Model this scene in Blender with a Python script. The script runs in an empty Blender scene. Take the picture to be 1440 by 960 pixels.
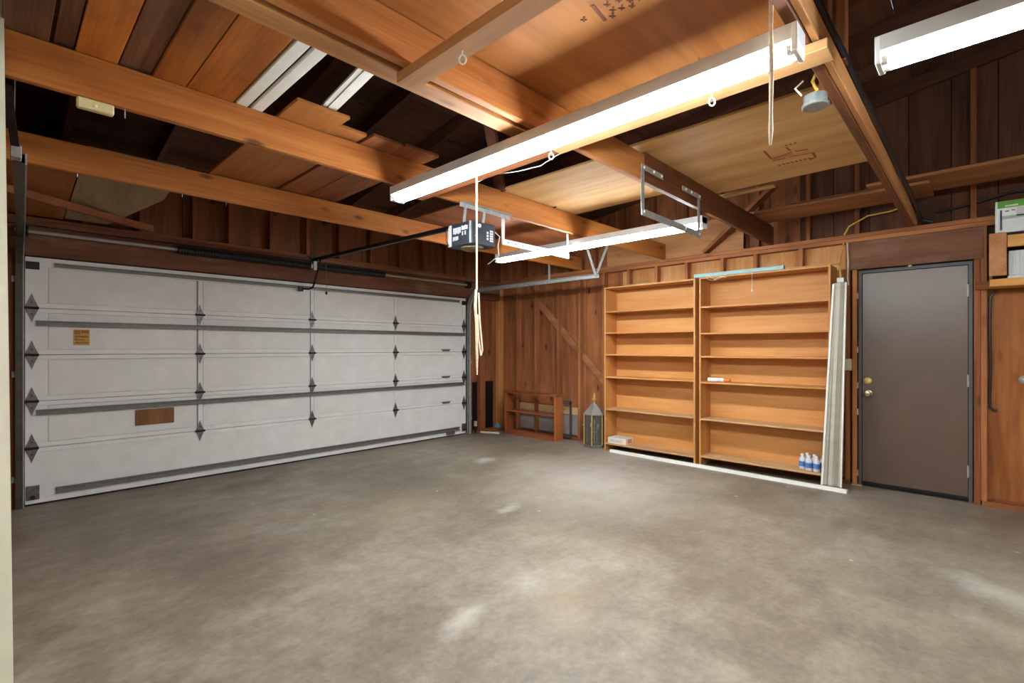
import bpy, bmesh, math, random
from mathutils import Vector, Matrix
random.seed(7)
S = bpy.context.scene
COL = S.collection

# ------------------------------------------------------------------ camera, world, exposure
cam_d = bpy.data.cameras.new('camera')
cam = bpy.data.objects.new('camera', cam_d); COL.objects.link(cam)
cam.location = (0, 0, 1.345)
cam.rotation_euler = (math.radians(90), 0, -math.atan2(.7231, .6904))
cam_d.sensor_width = 36.0
cam_d.lens = 692.0 / 1440.0 * 36.0
cam_d.shift_y = 9.5 / 1440.0
cam_d.clip_start = 0.05
S.camera = cam
wd = bpy.data.worlds.new('world'); S.world = wd; wd.use_nodes = True
wd.node_tree.nodes['Background'].inputs[0].default_value = (.75, .85, 1, 1)
wd.node_tree.nodes['Background'].inputs[1].default_value = 0.15
S.view_settings.view_transform = 'Standard'
S.view_settings.look = 'None'
S.view_settings.gamma = 1.0
S.view_settings.use_curve_mapping = False
S.view_settings.exposure = 2.42
TUBE_STRENGTH = 17.0
DOME_STRENGTH = 13.0

# ------------------------------------------------------------------ helpers
WL = {}          # world location of every object


def lin(c):
    return tuple(((v / 255) / 12.92 if v / 255 <= .04045 else ((v / 255 + .055) / 1.055) ** 2.4) for v in c) + (1,)


def tag(o, label=None, cat=None, group=None, kind=None):
    for k, v in (('label', label), ('category', cat), ('group', group), ('kind', kind)):
        if v: o[k] = v
    return o


def thing(name, loc, label, cat, group=None, kind=None):
    o = bpy.data.objects.new(name, None); COL.objects.link(o)
    o.empty_display_size = .1
    o.location = loc; WL[o] = Vector(loc)
    return tag(o, label, cat, group, kind)


class MB:
    """collects shapes in world coordinates; build() links them as ONE mesh object"""

    def __init__(s): s.v, s.f = [], []

    def add(s, vs, fs):
        n = len(s.v); s.v += [Vector(v) for v in vs]; s.f += [tuple(i + n for i in f) for f in fs]; return s

    def box(s, x0, x1, y0, y1, z0, z1):
        vs = [(x, y, z) for x in (x0, x1) for y in (y0, y1) for z in (z0, z1)]
        return s.add(vs, [(0, 1, 3, 2), (4, 6, 7, 5), (0, 4, 5, 1), (2, 3, 7, 6), (0, 2, 6, 4), (1, 5, 7, 3)])

    def beam(s, p0, p1, w, h, up=(0, 0, 1)):
        """box along p0-p1, h across along up, w across the other way"""
        p0, p1 = Vector(p0), Vector(p1); d = (p1 - p0).normalized()
        side = d.cross(Vector(up)).normalized(); u = side.cross(d).normalized()
        vs = []
        for p in (p0, p1):
            for a in (-.5, .5):
                for b in (-.5, .5): vs.append(p + side * w * a + u * h * b)
        return s.add(vs, [(0, 1, 3, 2), (4, 6, 7, 5), (0, 4, 5, 1), (2, 3, 7, 6), (0, 2, 6, 4), (1, 5, 7, 3)])

    def tube(s, pts, r, seg=8, cap=True):
        pts = [Vector(p) for p in pts]; rs = r if isinstance(r, (list, tuple)) else [r] * len(pts)
        rings = []; prev = None
        for i, p in enumerate(pts):
            d = (pts[min(i + 1, len(pts) - 1)] - pts[max(i - 1, 0)]).normalized()
            a = prev if prev is not None else (Vector((0, 0, 1)) if abs(d.z) < .9 else Vector((1, 0, 0)))
            a = (a - d * a.dot(d)).normalized(); b = d.cross(a); prev = a
            rings.append([p + (a * math.cos(2 * math.pi * k / seg) + b * math.sin(2 * math.pi * k / seg)) * rs[i] for k in range(seg)])
        vs = [v for ring in rings for v in ring]; fs = []
        for i in range(len(pts) - 1):
            for k in range(seg):
                k2 = (k + 1) % seg
                fs.append((i * seg + k, i * seg + k2, (i + 1) * seg + k2, (i + 1) * seg + k))
        if cap:
            fs.append(tuple(range(seg - 1, -1, -1))); fs.append(tuple((len(pts) - 1) * seg + k for k in range(seg)))
        return s.add(vs, fs)

    def lathe(s, prof, c, seg=16, axis='Z', rot=0.0):
        vs, fs = [], []; c = Vector(c)
        for r, h in prof:
            for k in range(seg):
                a = 2 * math.pi * k / seg + rot
                x, y = r * math.cos(a), r * math.sin(a)
                vs.append(c + (Vector((x, y, h)) if axis == 'Z' else Vector((h, x, y)) if axis == 'X' else Vector((x, h, y))))
        n = len(prof)
        for i in range(n - 1):
            for k in range(seg):
                k2 = (k + 1) % seg
                fs.append((i * seg + k, i * seg + k2, (i + 1) * seg + k2, (i + 1) * seg + k))
        fs.append(tuple(range(seg - 1, -1, -1))); fs.append(tuple((n - 1) * seg + k for k in range(seg)))
        return s.add(vs, fs)

    def prism(s, pts, off):
        """polygon pts (3D, planar) pushed along off"""
        n = len(pts); off = Vector(off)
        vs = [Vector(p) for p in pts] + [Vector(p) + off for p in pts]
        fs = [tuple(range(n - 1, -1, -1)), tuple(range(n, 2 * n))]
        for k in range(n): fs.append((k, (k + 1) % n, n + (k + 1) % n, n + k))
        return s.add(vs, fs)

    def build(s, name, mat, parent=None, bevel=0, smooth=False, label=None, cat=None, group=None, kind=None):
        lo = Vector([min(v[i] for v in s.v) for i in range(3)]); hi = Vector([max(v[i] for v in s.v) for i in range(3)])
        c = (lo + hi) / 2
        me = bpy.data.meshes.new(name)
        me.from_pydata([v - c for v in s.v], [], s.f)
        bm = bmesh.new(); bm.from_mesh(me)
        bmesh.ops.recalc_face_normals(bm, faces=bm.faces)
        if bevel:
            ed = [e for e in bm.edges if len(e.link_faces) == 2 and e.calc_face_angle(0) > .8]
            bmesh.ops.bevel(bm, geom=ed, offset=bevel, segments=1, affect='EDGES', clamp_overlap=True)
        if smooth:
            for f in bm.faces: f.smooth = True
            for e in bm.edges:
                if len(e.link_faces) == 2 and e.calc_face_angle(0) > .7: e.smooth = False
        bm.to_mesh(me); bm.free()
        for m in (mat if isinstance(mat, (list, tuple)) else [mat]): me.materials.append(m)
        o = bpy.data.objects.new(name, me); COL.objects.link(o)
        WL[o] = c
        if parent is not None:
            o.parent = parent; o.location = c - WL[parent]
        else:
            o.location = c
        return tag(o, label, cat, group, kind)


def box(*a): return MB().box(*a)


def beam(*a, **k): return MB().beam(*a, **k)


# ------------------------------------------------------------------ materials
def new_mat(name):
    m = bpy.data.materials.new(name); m.use_nodes = True
    nt = m.node_tree; b = nt.nodes['Principled BSDF']
    return m, nt, b


def N(nt, t, **kw):
    n = nt.nodes.new(t)
    for k, v in kw.items(): setattr(n, k, v)
    return n


def mixc(nt, fac, a, b, mode='MIX'):
    n = N(nt, 'ShaderNodeMix', data_type='RGBA', blend_type=mode)
    for sock, val in ((0, fac), (6, a), (7, b)):
        if hasattr(val, 'is_output'): nt.links.new(val, n.inputs[sock])
        elif val is not None: n.inputs[sock].default_value = val
    return n.outputs[2]


def math_n(nt, op, a, b=None, clamp=False):
    n = N(nt, 'ShaderNodeMath', operation=op, use_clamp=clamp)
    for i, v in enumerate((a, b)):
        if hasattr(v, 'is_output'): nt.links.new(v, n.inputs[i])
        elif v is not None: n.inputs[i].default_value = v
    return n.outputs[0]


def noise(nt, vec, scale, detail=3, rough=.55):
    n = N(nt, 'ShaderNodeTexNoise'); n.inputs['Scale'].default_value = scale
    n.inputs['Detail'].default_value = detail; n.inputs['Roughness'].default_value = rough
    nt.links.new(vec, n.inputs['Vector']); return n.outputs['Fac']


def ramp(nt, fac, stops):
    n = N(nt, 'ShaderNodeValToRGB'); e = n.color_ramp.elements
    while len(e) < len(stops): e.new(.5)
    for i, (p, c) in enumerate(stops): e[i].position = p; e[i].color = c
    nt.links.new(fac, n.inputs[0]); return n.outputs[0]


def mapping(nt, vec, scale=(1, 1, 1), loc=(0, 0, 0)):
    n = N(nt, 'ShaderNodeMapping'); n.inputs['Scale'].default_value = scale; n.inputs['Location'].default_value = loc
    nt.links.new(vec, n.inputs['Vector']); return n.outputs[0]


def grained(nt, along, across, axis):
    i = 'XYZ'.index(axis)
    return tuple(along if k == i else across for k in range(3))


_cache = {}


def wood(name, dark, light, axis='X', rough=.6, var=.25, knots=.0, blotch=None, amount=.5, grain=1.0):
    key = (name, axis)
    if key in _cache: return _cache[key]
    m, nt, b = new_mat(name + '_' + axis.lower()); L = nt.links
    tc = N(nt, 'ShaderNodeTexCoord'); oi = N(nt, 'ShaderNodeObjectInfo')
    sh = N(nt, 'ShaderNodeVectorMath', operation='SCALE'); sh.inputs[0].default_value = (17, 31, 53)
    L.new(oi.outputs['Random'], sh.inputs[3])
    ad = N(nt, 'ShaderNodeVectorMath', operation='ADD'); L.new(tc.outputs['Object'], ad.inputs[0]); L.new(sh.outputs[0], ad.inputs[1])
    v = ad.outputs[0]
    big = noise(nt, mapping(nt, v, grained(nt, .5, 4, axis)), 1.6, 3)
    fine = noise(nt, mapping(nt, v, grained(nt, 1.2, 38 * grain, axis)), 2.2, 4)
    f = math_n(nt, 'ADD', math_n(nt, 'MULTIPLY', big, .65), math_n(nt, 'MULTIPLY', fine, .35))
    c = ramp(nt, f, [(.36, lin(dark)), (.62, lin(light))])
    if blotch:
        bl = noise(nt, mapping(nt, v, grained(nt, .8, 2.2, axis)), 1.7, 4, .65)
        c = mixc(nt, math_n(nt, 'MULTIPLY', ramp(nt, bl, [(.5, (0, 0, 0, 1)), (.66, (1, 1, 1, 1))]), amount), c, lin(blotch))
    if knots:
        vo = N(nt, 'ShaderNodeTexVoronoi'); vo.inputs['Scale'].default_value = 1.0
        L.new(mapping(nt, v, grained(nt, 2.4, 6.0, axis)), vo.inputs['Vector'])
        k = ramp(nt, vo.outputs['Distance'], [(.07, (1, 1, 1, 1)), (.16, (0, 0, 0, 1))])
        c = mixc(nt, math_n(nt, 'MULTIPLY', k, knots), c, lin(tuple(x * .38 for x in dark)))
    va = math_n(nt, 'ADD', math_n(nt, 'MULTIPLY', oi.outputs['Random'], var * 2), 1 - var)
    hs = N(nt, 'ShaderNodeHueSaturation'); L.new(va, hs.inputs['Value']); L.new(c, hs.inputs['Color'])
    L.new(hs.outputs[0], b.inputs['Base Color'])
    b.inputs['Roughness'].default_value = rough; b.inputs['Specular IOR Level'].default_value = .25
    bp = N(nt, 'ShaderNodeBump'); bp.inputs['Strength'].default_value = .12; bp.inputs['Distance'].default_value = .004
    L.new(fine, bp.inputs['Height']); L.new(bp.outputs[0], b.inputs['Normal'])
    _cache[key] = m; return m


def plain(name, col, rough=.5, metal=0.0, noise_amt=.08, nscale=9, spec=.4):
    if name in _cache: return _cache[name]
    m, nt, b = new_mat(name)
    tc = N(nt, 'ShaderNodeTexCoord')
    f = noise(nt, tc.outputs['Object'], nscale, 4)
    c = lin(col)
    lo = tuple(x * (1 - noise_amt * 2) for x in c[:3]) + (1,); hi = tuple(min(1, x * (1 + noise_amt)) for x in c[:3]) + (1,)
    nt.links.new(ramp(nt, f, [(.3, lo), (.7, hi)]), b.inputs['Base Color'])
    b.inputs['Roughness'].default_value = rough; b.inputs['Metallic'].default_value = metal
    b.inputs['Specular IOR Level'].default_value = spec
    _cache[name] = m; return m


def glow(name, col, st):
    m, nt, b = new_mat(name)
    b.inputs['Base Color'].default_value = (.9, .9, .9, 1)
    b.inputs['Emission Color'].default_value = col; b.inputs['Emission Strength'].default_value = st
    return m


def glass(name, col=(1, 1, 1, 1), rough=.03, alpha=.25):
    m, nt, b = new_mat(name)
    b.inputs['Base Color'].default_value = col; b.inputs['Roughness'].default_value = rough
    b.inputs['Transmission Weight'].default_value = .0; b.inputs['Alpha'].default_value = alpha
    return m


def joist_w(a): return wood('joist_fir', (160, 92, 38), (196, 126, 62), a, .6, .10, .75)
def beam_w(a): return wood('beam_pine', (170, 112, 62), (204, 150, 96), a, .6, .06, .4)
def old_w(a): return wood('old_fir', (108, 60, 32), (152, 92, 54), a, .65, .14, .5)
def stud_w(a): return wood('stud_fir', (134, 80, 46), (180, 118, 74), a, .65, .14, .3)
def siding_w(a): return wood('siding_redwood', (130, 76, 44), (176, 112, 68), a, .65, .12, .85, blotch=(112, 68, 44), amount=.4)
def attic_w(a): return wood('attic_board', (70, 42, 30), (104, 66, 46), a, .75, .2, .3)
def osb_w(a): return wood('chip_sheathing', (180, 116, 62), (214, 156, 98), a, .7, .06, 0, grain=.5, blotch=(236, 190, 140), amount=.4)
def plank_w(a): return wood('cedar_plank', (146, 78, 28), (188, 112, 46), a, .6, .22, .3, blotch=(96, 58, 36), amount=.45)
def dark_plank_w(a): return wood('weathered_plank', (78, 50, 36), (122, 82, 58), a, .7, .15, .3)
def plylight_w(a): return wood('plywood_pale', (186, 138, 82), (210, 168, 112), a, .65, .05, .12)
def plybrown_w(a): return wood('plywood_amber', (156, 96, 44), (180, 118, 62), a, .6, .05, .25, grain=.4)
def plygrey_w(a): return wood('plywood_grey', (150, 128, 96), (178, 158, 124), a, .7, .05, .2)
def shelf_w(a): return wood('shelf_board', (186, 124, 66), (206, 150, 90), a, .45, .03, 0, grain=.6)
def dusty_w(a): return wood('shelf_board_dusty', (176, 130, 86), (200, 160, 118), a, .6, .03, 0, grain=.6)
def header_w(a): return wood('header_stained', (100, 62, 42), (132, 88, 64), a, .65, .04, 0, blotch=(160, 146, 130), amount=.3)
def wallply_w(a): return wood('wall_plywood', (138, 78, 34), (182, 116, 60), a, .6, .06, .3, blotch=(116, 78, 46), amount=.5, grain=.35)


white_paint = plain('door_white', (240, 241, 240), .45, 0, .035, 5)
panel_paint = plain('door_panel_white', (235, 236, 235), .5, 0, .03, 6)
galv = plain('galvanized', (176, 178, 176), .45, .35, .12, 30)
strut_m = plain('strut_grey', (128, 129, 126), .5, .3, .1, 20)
hinge_m = plain('hinge_steel', (124, 126, 126), .4, .7, .2, 40)
dark_m = plain('oily_steel', (52, 50, 48), .45, .5, .2, 25)
black_m = plain('black_iron', (24, 25, 28), .45, .2, .2, 25)
white_m = plain('white_enamel', (232, 233, 232), .4, 0, .02)
housing_m = plain('fixture_grey', (214, 215, 216), .45, .1, .04)
trim_m = plain('white_trim', (232, 230, 222), .45, 0, .03)
cream_m = plain('cream_paint', (226, 222, 200), .5, 0, .03)
cream_p = plain('cream_plastic', (216, 200, 150), .4, 0, .05)
rope_m = plain('cotton_rope', (226, 206, 180), .85, 0, .1, 60)
brass_m = plain('brass', (222, 196, 124), .3, .5, .1, 30)
brown_paint = plain('brown_paint', (98, 78, 66), .30, 0, .05, 4, .6)
frame_grey = plain('charcoal_paint', (82, 84, 86), .45, 0, .06)
wire_y = plain('yellow_cable', (222, 178, 74), .5, 0, .1, 40)
wire_w = plain('white_cable', (228, 222, 210), .5, 0, .05, 40)
wire_k = plain('black_cable', (34, 34, 38), .35, 0, .2, 40)
tube_glow = glow('lit_tube', (.935, 1.0, 1.02, 1), TUBE_STRENGTH)


def concrete():
    m, nt, b = new_mat('concrete_floor'); L = nt.links
    tc = N(nt, 'ShaderNodeTexCoord'); g = N(nt, 'ShaderNodeNewGeometry')
    v = g.outputs['Position']
    n1 = noise(nt, v, .85, 5, .6); n2 = noise(nt, mapping(nt, v, (1.2, 3.0, 1)), 1.4, 5, .65); n3 = noise(nt, v, 26, 3, .6)
    n4 = noise(nt, v, 5.5, 5, .7)
    f = math_n(nt, 'ADD', math_n(nt, 'MULTIPLY', n1, .5), math_n(nt, 'ADD', math_n(nt, 'MULTIPLY', n2, .2), math_n(nt, 'MULTIPLY', n4, .3)))
    c = ramp(nt, f, [(.38, lin((90, 78, 63))), (.46, lin((115, 102, 85))), (.54, lin((141, 129, 112))), (.64, lin((168, 159, 146)))])
    c = mixc(nt, .25, c, ramp(nt, n3, [(.3, lin((120, 110, 98))), (.7, lin((168, 160, 150)))]))

    def stain(c, x, y, rx, ry, ang, col, amt, soft=.5, nz=.8):
        mp = N(nt, 'ShaderNodeMapping', vector_type='TEXTURE')
        mp.inputs['Location'].default_value = (x, y, 0); mp.inputs['Scale'].default_value = (rx, ry, 1); mp.inputs['Rotation'].default_value = (0, 0, ang)
        L.new(v, mp.inputs['Vector'])
        ln = N(nt, 'ShaderNodeVectorMath', operation='LENGTH'); L.new(mp.outputs[0], ln.inputs[0])
        d = math_n(nt, 'ADD', ln.outputs['Value'], math_n(nt, 'MULTIPLY', math_n(nt, 'SUBTRACT', n4, .5), nz * 2))
        k = ramp(nt, d, [(max(0, 1 - soft), (1, 1, 1, 1)), (1.0, (0, 0, 0, 1))])
        return mixc(nt, math_n(nt, 'MULTIPLY', k, amt), c, lin(col))
    for a in FLOOR_STAINS: c = stain(c, *a)
    # splashes of old paint: sparse pale specks
    vo = N(nt, 'ShaderNodeTexVoronoi'); vo.inputs['Scale'].default_value = 4.5; L.new(v, vo.inputs['Vector'])
    spot = ramp(nt, math_n(nt, 'ADD', vo.outputs['Distance'], math_n(nt, 'MULTIPLY', n3, .12)), [(.095, (1, 1, 1, 1)), (.125, (0, 0, 0, 1))])
    sel = math_n(nt, 'GREATER_THAN', N_sep(nt, vo.outputs['Color']), .86)
    c = mixc(nt, math_n(nt, 'MULTIPLY', math_n(nt, 'MULTIPLY', spot, sel), .75), c, lin((214, 208, 198)))
    L.new(c, b.inputs['Base Color'])
    L.new(math_n(nt, 'ADD', math_n(nt, 'MULTIPLY', n4, .3), .33), b.inputs['Roughness'])
    b.inputs['Specular IOR Level'].default_value = .35
    bp = N(nt, 'ShaderNodeBump'); bp.inputs['Strength'].default_value = .08; bp.inputs['Distance'].default_value = .01
    L.new(n4, bp.inputs['Height']); L.new(bp.outputs[0], b.inputs['Normal'])
    return m


def N_sep(nt, col):
    n = N(nt, 'ShaderNodeSeparateColor'); nt.links.new(col, n.inputs[0]); return n.outputs[0]


FLOOR_STAINS = [
    # x, y, rx, ry, angle, colour, amount, softness, raggedness
    (1.60, 1.86, .26, .10, .35, (206, 198, 188), .5, 1.0, 1.2),
    (3.80, -.06, .34, .20, .9, (214, 214, 204), .5, 1.0, 1.0),
    (4.05, 4.32, .26, .14, .1, (214, 214, 212), .65, 1.0, 1.2),
    (2.97, 2.87, .22, .09, .2, (205, 204, 200), .5, 1.0, 1.2),
    (4.3, 2.9, 1.6, 1.2, .6, (196, 192, 184), .55, 1.0, .7),
    (1.70, 5.27, .42, .16, .1, (86, 74, 62), .6, .7, .9),
    (1.2, 3.4, 1.2, .7, .5, (92, 80, 66), .5, 1.0, .7),
    (2.4, 3.6, .7, .25, .5, (156, 138, 110), .4, .9, .8),
    (3.0, 1.2, 1.0, .4, .7, (112, 99, 84), .45, 1.0, .8),
    (2.1, 1.6, .5, .25, .6, (158, 140, 112), .4, 1.0, .8),
]

# ------------------------------------------------------------------ THE SETTING
fl = MB().add([(-2.2, -3.2, 0), (6.0, -3.2, 0), (6.0, 6.0, 0), (-2.2, 6.0, 0), (-2.2, -3.2, -.12), (6.0, -3.2, -.12), (6.0, 6.0, -.12), (-2.2, 6.0, -.12)],
              [(0, 1, 2, 3), (4, 7, 6, 5), (0, 4, 5, 1), (1, 5, 6, 2), (2, 6, 7, 3), (3, 7, 4, 0)])
fl.build('floor', concrete(), None, label='bare stained concrete garage floor with pale paint spots', cat='floor', kind='structure')


def roof_z(y): return 3.0 + .155 * (5.87 - y)


# --- wall_right : plane x = 5.83 (stud faces), sheathing behind
wr = thing('wall_right', (5.92, 2.0, 0), 'open stud wall of brown boards behind the bookcases and door', 'wall', kind='structure')
JT = 2.645   # top of the joists
JB = 2.465   # bottom of the joists
for z0, z1, m in ((2.39, 2.429, stud_w('Y')), (2.431, 2.468, stud_w('Y'))):
    box(5.825, 5.918, -3.1, 5.83, z0, z1).build('top_plate', m, wr, .002)
box(5.83, 5.918, .94, 5.83, 0, .04).build('sole_plate', old_w('Y'), wr, .002)
box(5.83, 5.918, -3.1, 0.0, 0, .04).build('sole_plate', old_w('Y'), wr, .002)
for y in (5.44, 5.045, 4.595, 4.205, 3.79, 3.40, 3.0, 2.60, 2.17, 1.805, 1.357):
    box(5.83, 5.918, y, y + .038, .04, 2.39).build('stud', stud_w('Z'), wr, .002)
for y in (.945, -.032, -.46, -.87, -1.28, -1.69, -2.1):
    box(5.83, 5.918, y, y + .038, .04, 2.39).build('stud', stud_w('Z'), wr, .002)
box(5.832, 5.918, .888, .925, .0, 2.115).build('trimmer', wood('trimmer_fir', (150, 88, 46), (196, 128, 74), 'Z', .6, .05), wr, .002)
box(5.832, 5.918, .008, .05, .0, 2.115).build('trimmer', old_w('Z'), wr, .002)
box(5.828, 5.915, -.012, .943, 2.117, 2.388).build('door_header', header_w('Y'), wr, .002)
box(5.80, 5.918, 5.845, 5.915, 0, 2.39).build('corner_stud', wood('corner_fir', (176, 112, 58), (210, 150, 92), 'Z', .6, .05, .6), wr, .002)
# redwood siding boards between the corner and the bookcases
y = 3.56; k = 0
while y < 5.95:
    w = .302
    box(5.922, 5.942, y, y + w - .006, 0, 2.47).build('siding_board', siding_w('Z'), wr, .003)
    y += w
# let-in diagonal brace
beam((5.905, 5.30, 2.30), (5.905, 3.50, .55), .10, .03, up=(1, 0, 0)).build('brace', wood('brace_fir', (140, 88, 56), (176, 120, 82), 'Y', .65, .02, .2), wr, .002)
# chip sheathing behind the bookcases, one sheet per stretch
for y0, y1 in ((.95, 2.19), (2.194, 3.555)):
    box(5.922, 5.94, y0, y1, 0, 2.47).build('sheathing_panel', osb_w('Z'), wr)
# wall sheets past the door
box(5.89, 5.93, -1.27, -.014, 0.03, 1.88).build('plywood_panel', wallply_w('Z'), wr)
box(5.89, 5.93, -2.6, -1.275, 0.03, 1.88).build('plywood_panel', wallply_w('Z'), wr)
box(5.922, 5.94, -3.1, -.01, 1.86, 2.47).build('plywood_panel', attic_w('Y'), wr)
box(5.86, 5.93, -3.1, -.06, 0.041, .06).build('sill_strip', old_w('Y'), wr, .003)
# gable boards and studs over the plate
y = -3.1
while y < 5.95:
    w = .3 if y < 1.5 else .22
    box(5.922, 5.942, y, min(y + w - .005, 5.95), 2.474, roof_z(y + w) + .02).build('gable_board', (attic_w('Z') if y < 2.1 else siding_w('Z')) if not 1.2 < y < 2.4 else old_w('Z'), wr, .003)
    y += w
for y in (-2.4, -1.6, -.38, .032, .868, 1.292, 1.79, 2.2, 2.62, 3.05, 3.5, 3.95, 4.4, 4.85, 5.3):
    box(5.845, 5.918, y, y + .04, 2.47, roof_z(y + .04) - .02).build('gable_stud', old_w('Z'), wr, .002)
# short stretch of plywood nailed inside the studs above the plate
box(5.832, 5.844, 1.95, 3.75, 2.47, 2.86).build('gusset_sheet', wood('gusset_ply', (150, 98, 60), (186, 132, 86), 'Y', .65, .04, .2), wr)
# stub brace from plate towards the joist
beam((5.79, 2.36, 2.48), (5.55, 1.55, 3.02), .04, .12, up=(1, 0, 0)).build('knee_brace', old_w('Y'), wr, .002)
# black sheet added behind the boards to block light through their gaps
box(5.944, 5.956, -3.1, 5.96, 0, 4.6).build('light_block_sheet', black_m, wr)
box(5.80, 5.828, -.30, .04, 1.845, 1.915).build('ledger', old_w('Y'), wr, .003)

# --- wall_front : around the garage door
wf = thing('wall_front', (2.7, 5.92, 0), 'brown timber wall around the white sectional garage door', 'wall', kind='structure')
box(-.3, 5.82, 5.835, 5.915, 2.135, 2.385).build('header', header_w('X'), wf, .003)
box(-.3, 5.82, 5.80, 5.92, 2.387, 2.425).build('plate', header_w('X'), wf, .003)
box(-.3, 5.82, 5.835, 5.92, 2.427, 2.465).build('plate', old_w('X'), wf, .003)
for x in (.12, .53, .945, 1.385, 1.72, 2.14, 2.56, 2.97, 3.41, 3.86, 4.26, 4.67, 5.08, 5.48):
    box(x, x + .04, 5.84, 5.925, 2.467, roof_z(5.84) - .02).build('stud', old_w('Z'), wf, .002)
x = -.3
while x < 5.9:
    box(x, min(x + .40, 5.94), 5.93, 5.95, 2.40, 3.05).build('siding_board', wood('gable_siding', (104, 62, 38), (140, 88, 54), 'Z', .7, .15, .3), wf, .003)
    x += .405
box(-.3, 5.94, 5.953, 5.965, 0, 2.9).build('light_block_sheet', black_m, wf)  # black sheet added behind this wall against stray daylight
# strip of wall between the door and the corner
for x, w in ((5.155, .05), (5.385, .11)):
    box(x, x + w, 5.845, 5.93, 0, 2.135).build('stud', old_w('Z'), wf, .002)
for i, x in enumerate((5.13, 5.28, 5.43, 5.58, 5.73)):
    box(x, x + .145, 5.932, 5.95, 0, 2.40).build('siding_board', siding_w('Z'), wf, .003)
for x0, x1 in ((5.235, 5.38), (5.555, 5.74)):
    box(x0, x1, 5.915, 5.93, .03, .80).build('vent_cover', black_m, wf, .002)
box(-.3, .145, 5.86, 5.92, 0, 2.135).build('jamb_board', wood('jamb_fir', (120, 66, 34), (150, 92, 54), 'Z', .6, .05, .3), wf, .002)

# --- wall_left : only its cream painted end shows, beside the camera's doorway
wl = thing('wall_left', (-.05, 4.4, 0), 'cream painted end of the wall beside the opening', 'wall', kind='structure')
MB().prism([(-.12, 2.815, 0), (.047, 2.815, 0), (.018, 2.815, 2.9), (-.12, 2.815, 2.9)], (0, .05, 0)).build('jamb_casing', cream_m, wl)
box(-.12, -.005, 2.87, 5.9, 0, 3.3).build('stud_wall', old_w('Z'), wl)
box(-.12, .0, -3.1, -.9, 0, 4.5).build('stud_wall', plylight_w('Z'), wl)
wb = box(-2.2, 6.0, -3.2, -3.1, 0, 4.7).build('wall_back', plain('pale_board', (206, 198, 184), .7, 0, .04), None, label='pale boarded wall behind the viewpoint', cat='wall', kind='structure')
MB().box(-2.2, -2.1, -3.1, 3.0, 0, 4.5).build('wall_side', plain('cream_wall', (222, 216, 202), .7, 0, .03), None, label='cream wall of the adjoining room', cat='wall', kind='structure')
box(-2.1, -.12, 2.9, 3.0, 0, 4.5).build('wall_end', plain('cream_wall', (222, 216, 202), .7, 0, .03), None, label='cream end wall of the adjoining room', cat='wall', kind='structure')

box(-2.1, -.125, -3.1, 2.9, 2.56, 2.60).build('ceiling', plain('ceiling_white', (232, 230, 224), .8, 0, .02), None, label='flat white ceiling of the adjoining room', cat='ceiling', kind='structure')

# --- ceiling : sloping roof boards, rafters, ceiling joists
ce = thing('ceiling', (2.7, 2.0, 2.8), 'dark sloping roof boards above open ceiling joists', 'ceiling', kind='structure')
y = 5.98
while y > -3.3:
    w = .29
    MB().prism([(-2.2, y, roof_z(y)), (6.0, y, roof_z(y)), (6.0, y - w + .006, roof_z(y - w)), (-2.2, y - w + .006, roof_z(y - w))], (0, 0, .02)).build('roof_board', attic_w('X'), ce)
    y -= w
for i in range(10):
    x = .35 + i * .61
    a, b_ = 5.9, -3.1
    MB().prism([(x, a, roof_z(a) - .13), (x, b_, roof_z(b_) - .13), (x, b_, roof_z(b_) - .004), (x, a, roof_z(a) - .004)], (.04, 0, 0)).build('rafter', attic_w('Y'), ce)


def joist(y0, y1, z0, z1, m, x0=-.1, x1=5.83, label=None):
    return box(x0, x1, y0, y1, z0, z1).build('joist', m, ce, .004, label=label)


joist(4.165, 4.205, JB, JT, joist_w('X'))                                   # nearest the garage door
joist(2.885, 2.925, JB, JT + .01, joist_w('X'))
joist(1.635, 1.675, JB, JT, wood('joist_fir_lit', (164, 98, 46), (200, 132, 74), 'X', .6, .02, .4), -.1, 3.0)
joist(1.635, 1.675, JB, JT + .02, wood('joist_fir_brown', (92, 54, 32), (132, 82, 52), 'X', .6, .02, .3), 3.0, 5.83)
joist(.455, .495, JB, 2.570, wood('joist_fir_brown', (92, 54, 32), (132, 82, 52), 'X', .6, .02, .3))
box(-.1, 5.83, .428, .454, 2.474, 2.568).build('lit_joist_face', wood('lit_face_fir', (168, 112, 66), (206, 152, 100), 'X', .6, .02, .3), ce, .003)  # paler strip: lamplight on the joist's near face put into its colour
joist(.465, .505, 2.572, JT, old_w('X'))
box(-.1, 1.98, 1.70, 1.80, JB - .004, JT - .05).build('sister_joist', beam_w('X'), ce, .004)
# diagonal webs in the roof space
for p0, p1 in (((2.3, 2.5, 3.3), (2.9, 2.9, 2.66)), ((3.6, 2.9, 2.66), (3.1, 2.9, 3.3))):
    beam(p0, p1, .04, .09, up=(0, 1, 0)).build('web', attic_w('Z'), ce, .002)
# hanger post beside the door-side joist
box(2.62, 2.70, .505, .545, JB + .02, 3.45).build('post', old_w('Z'), ce, .003)
box(2.50, 2.56, .42, .458, 2.575, 3.45).build('post', old_w('Z'), ce, .003)
# block nailed across under the joists, and the board the tube light hangs beside
blk = MB().beam((1.165, 1.72, JB - .022), (1.175, -.9, JB - .022), .088, .042).build('cross_block', beam_w('Y'), ce, .003)
box(2.06, 2.175, .40, 1.70, JB - .038, JB - .001).build('light_board', wood('light_board', (184, 136, 86), (208, 166, 116), 'Y', .6, .03, .3), ce, .003)
box(2.06, 2.165, 1.70, 2.98, JB - .035, JB - .001).build('light_board', old_w('Y'), ce, .003)

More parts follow.
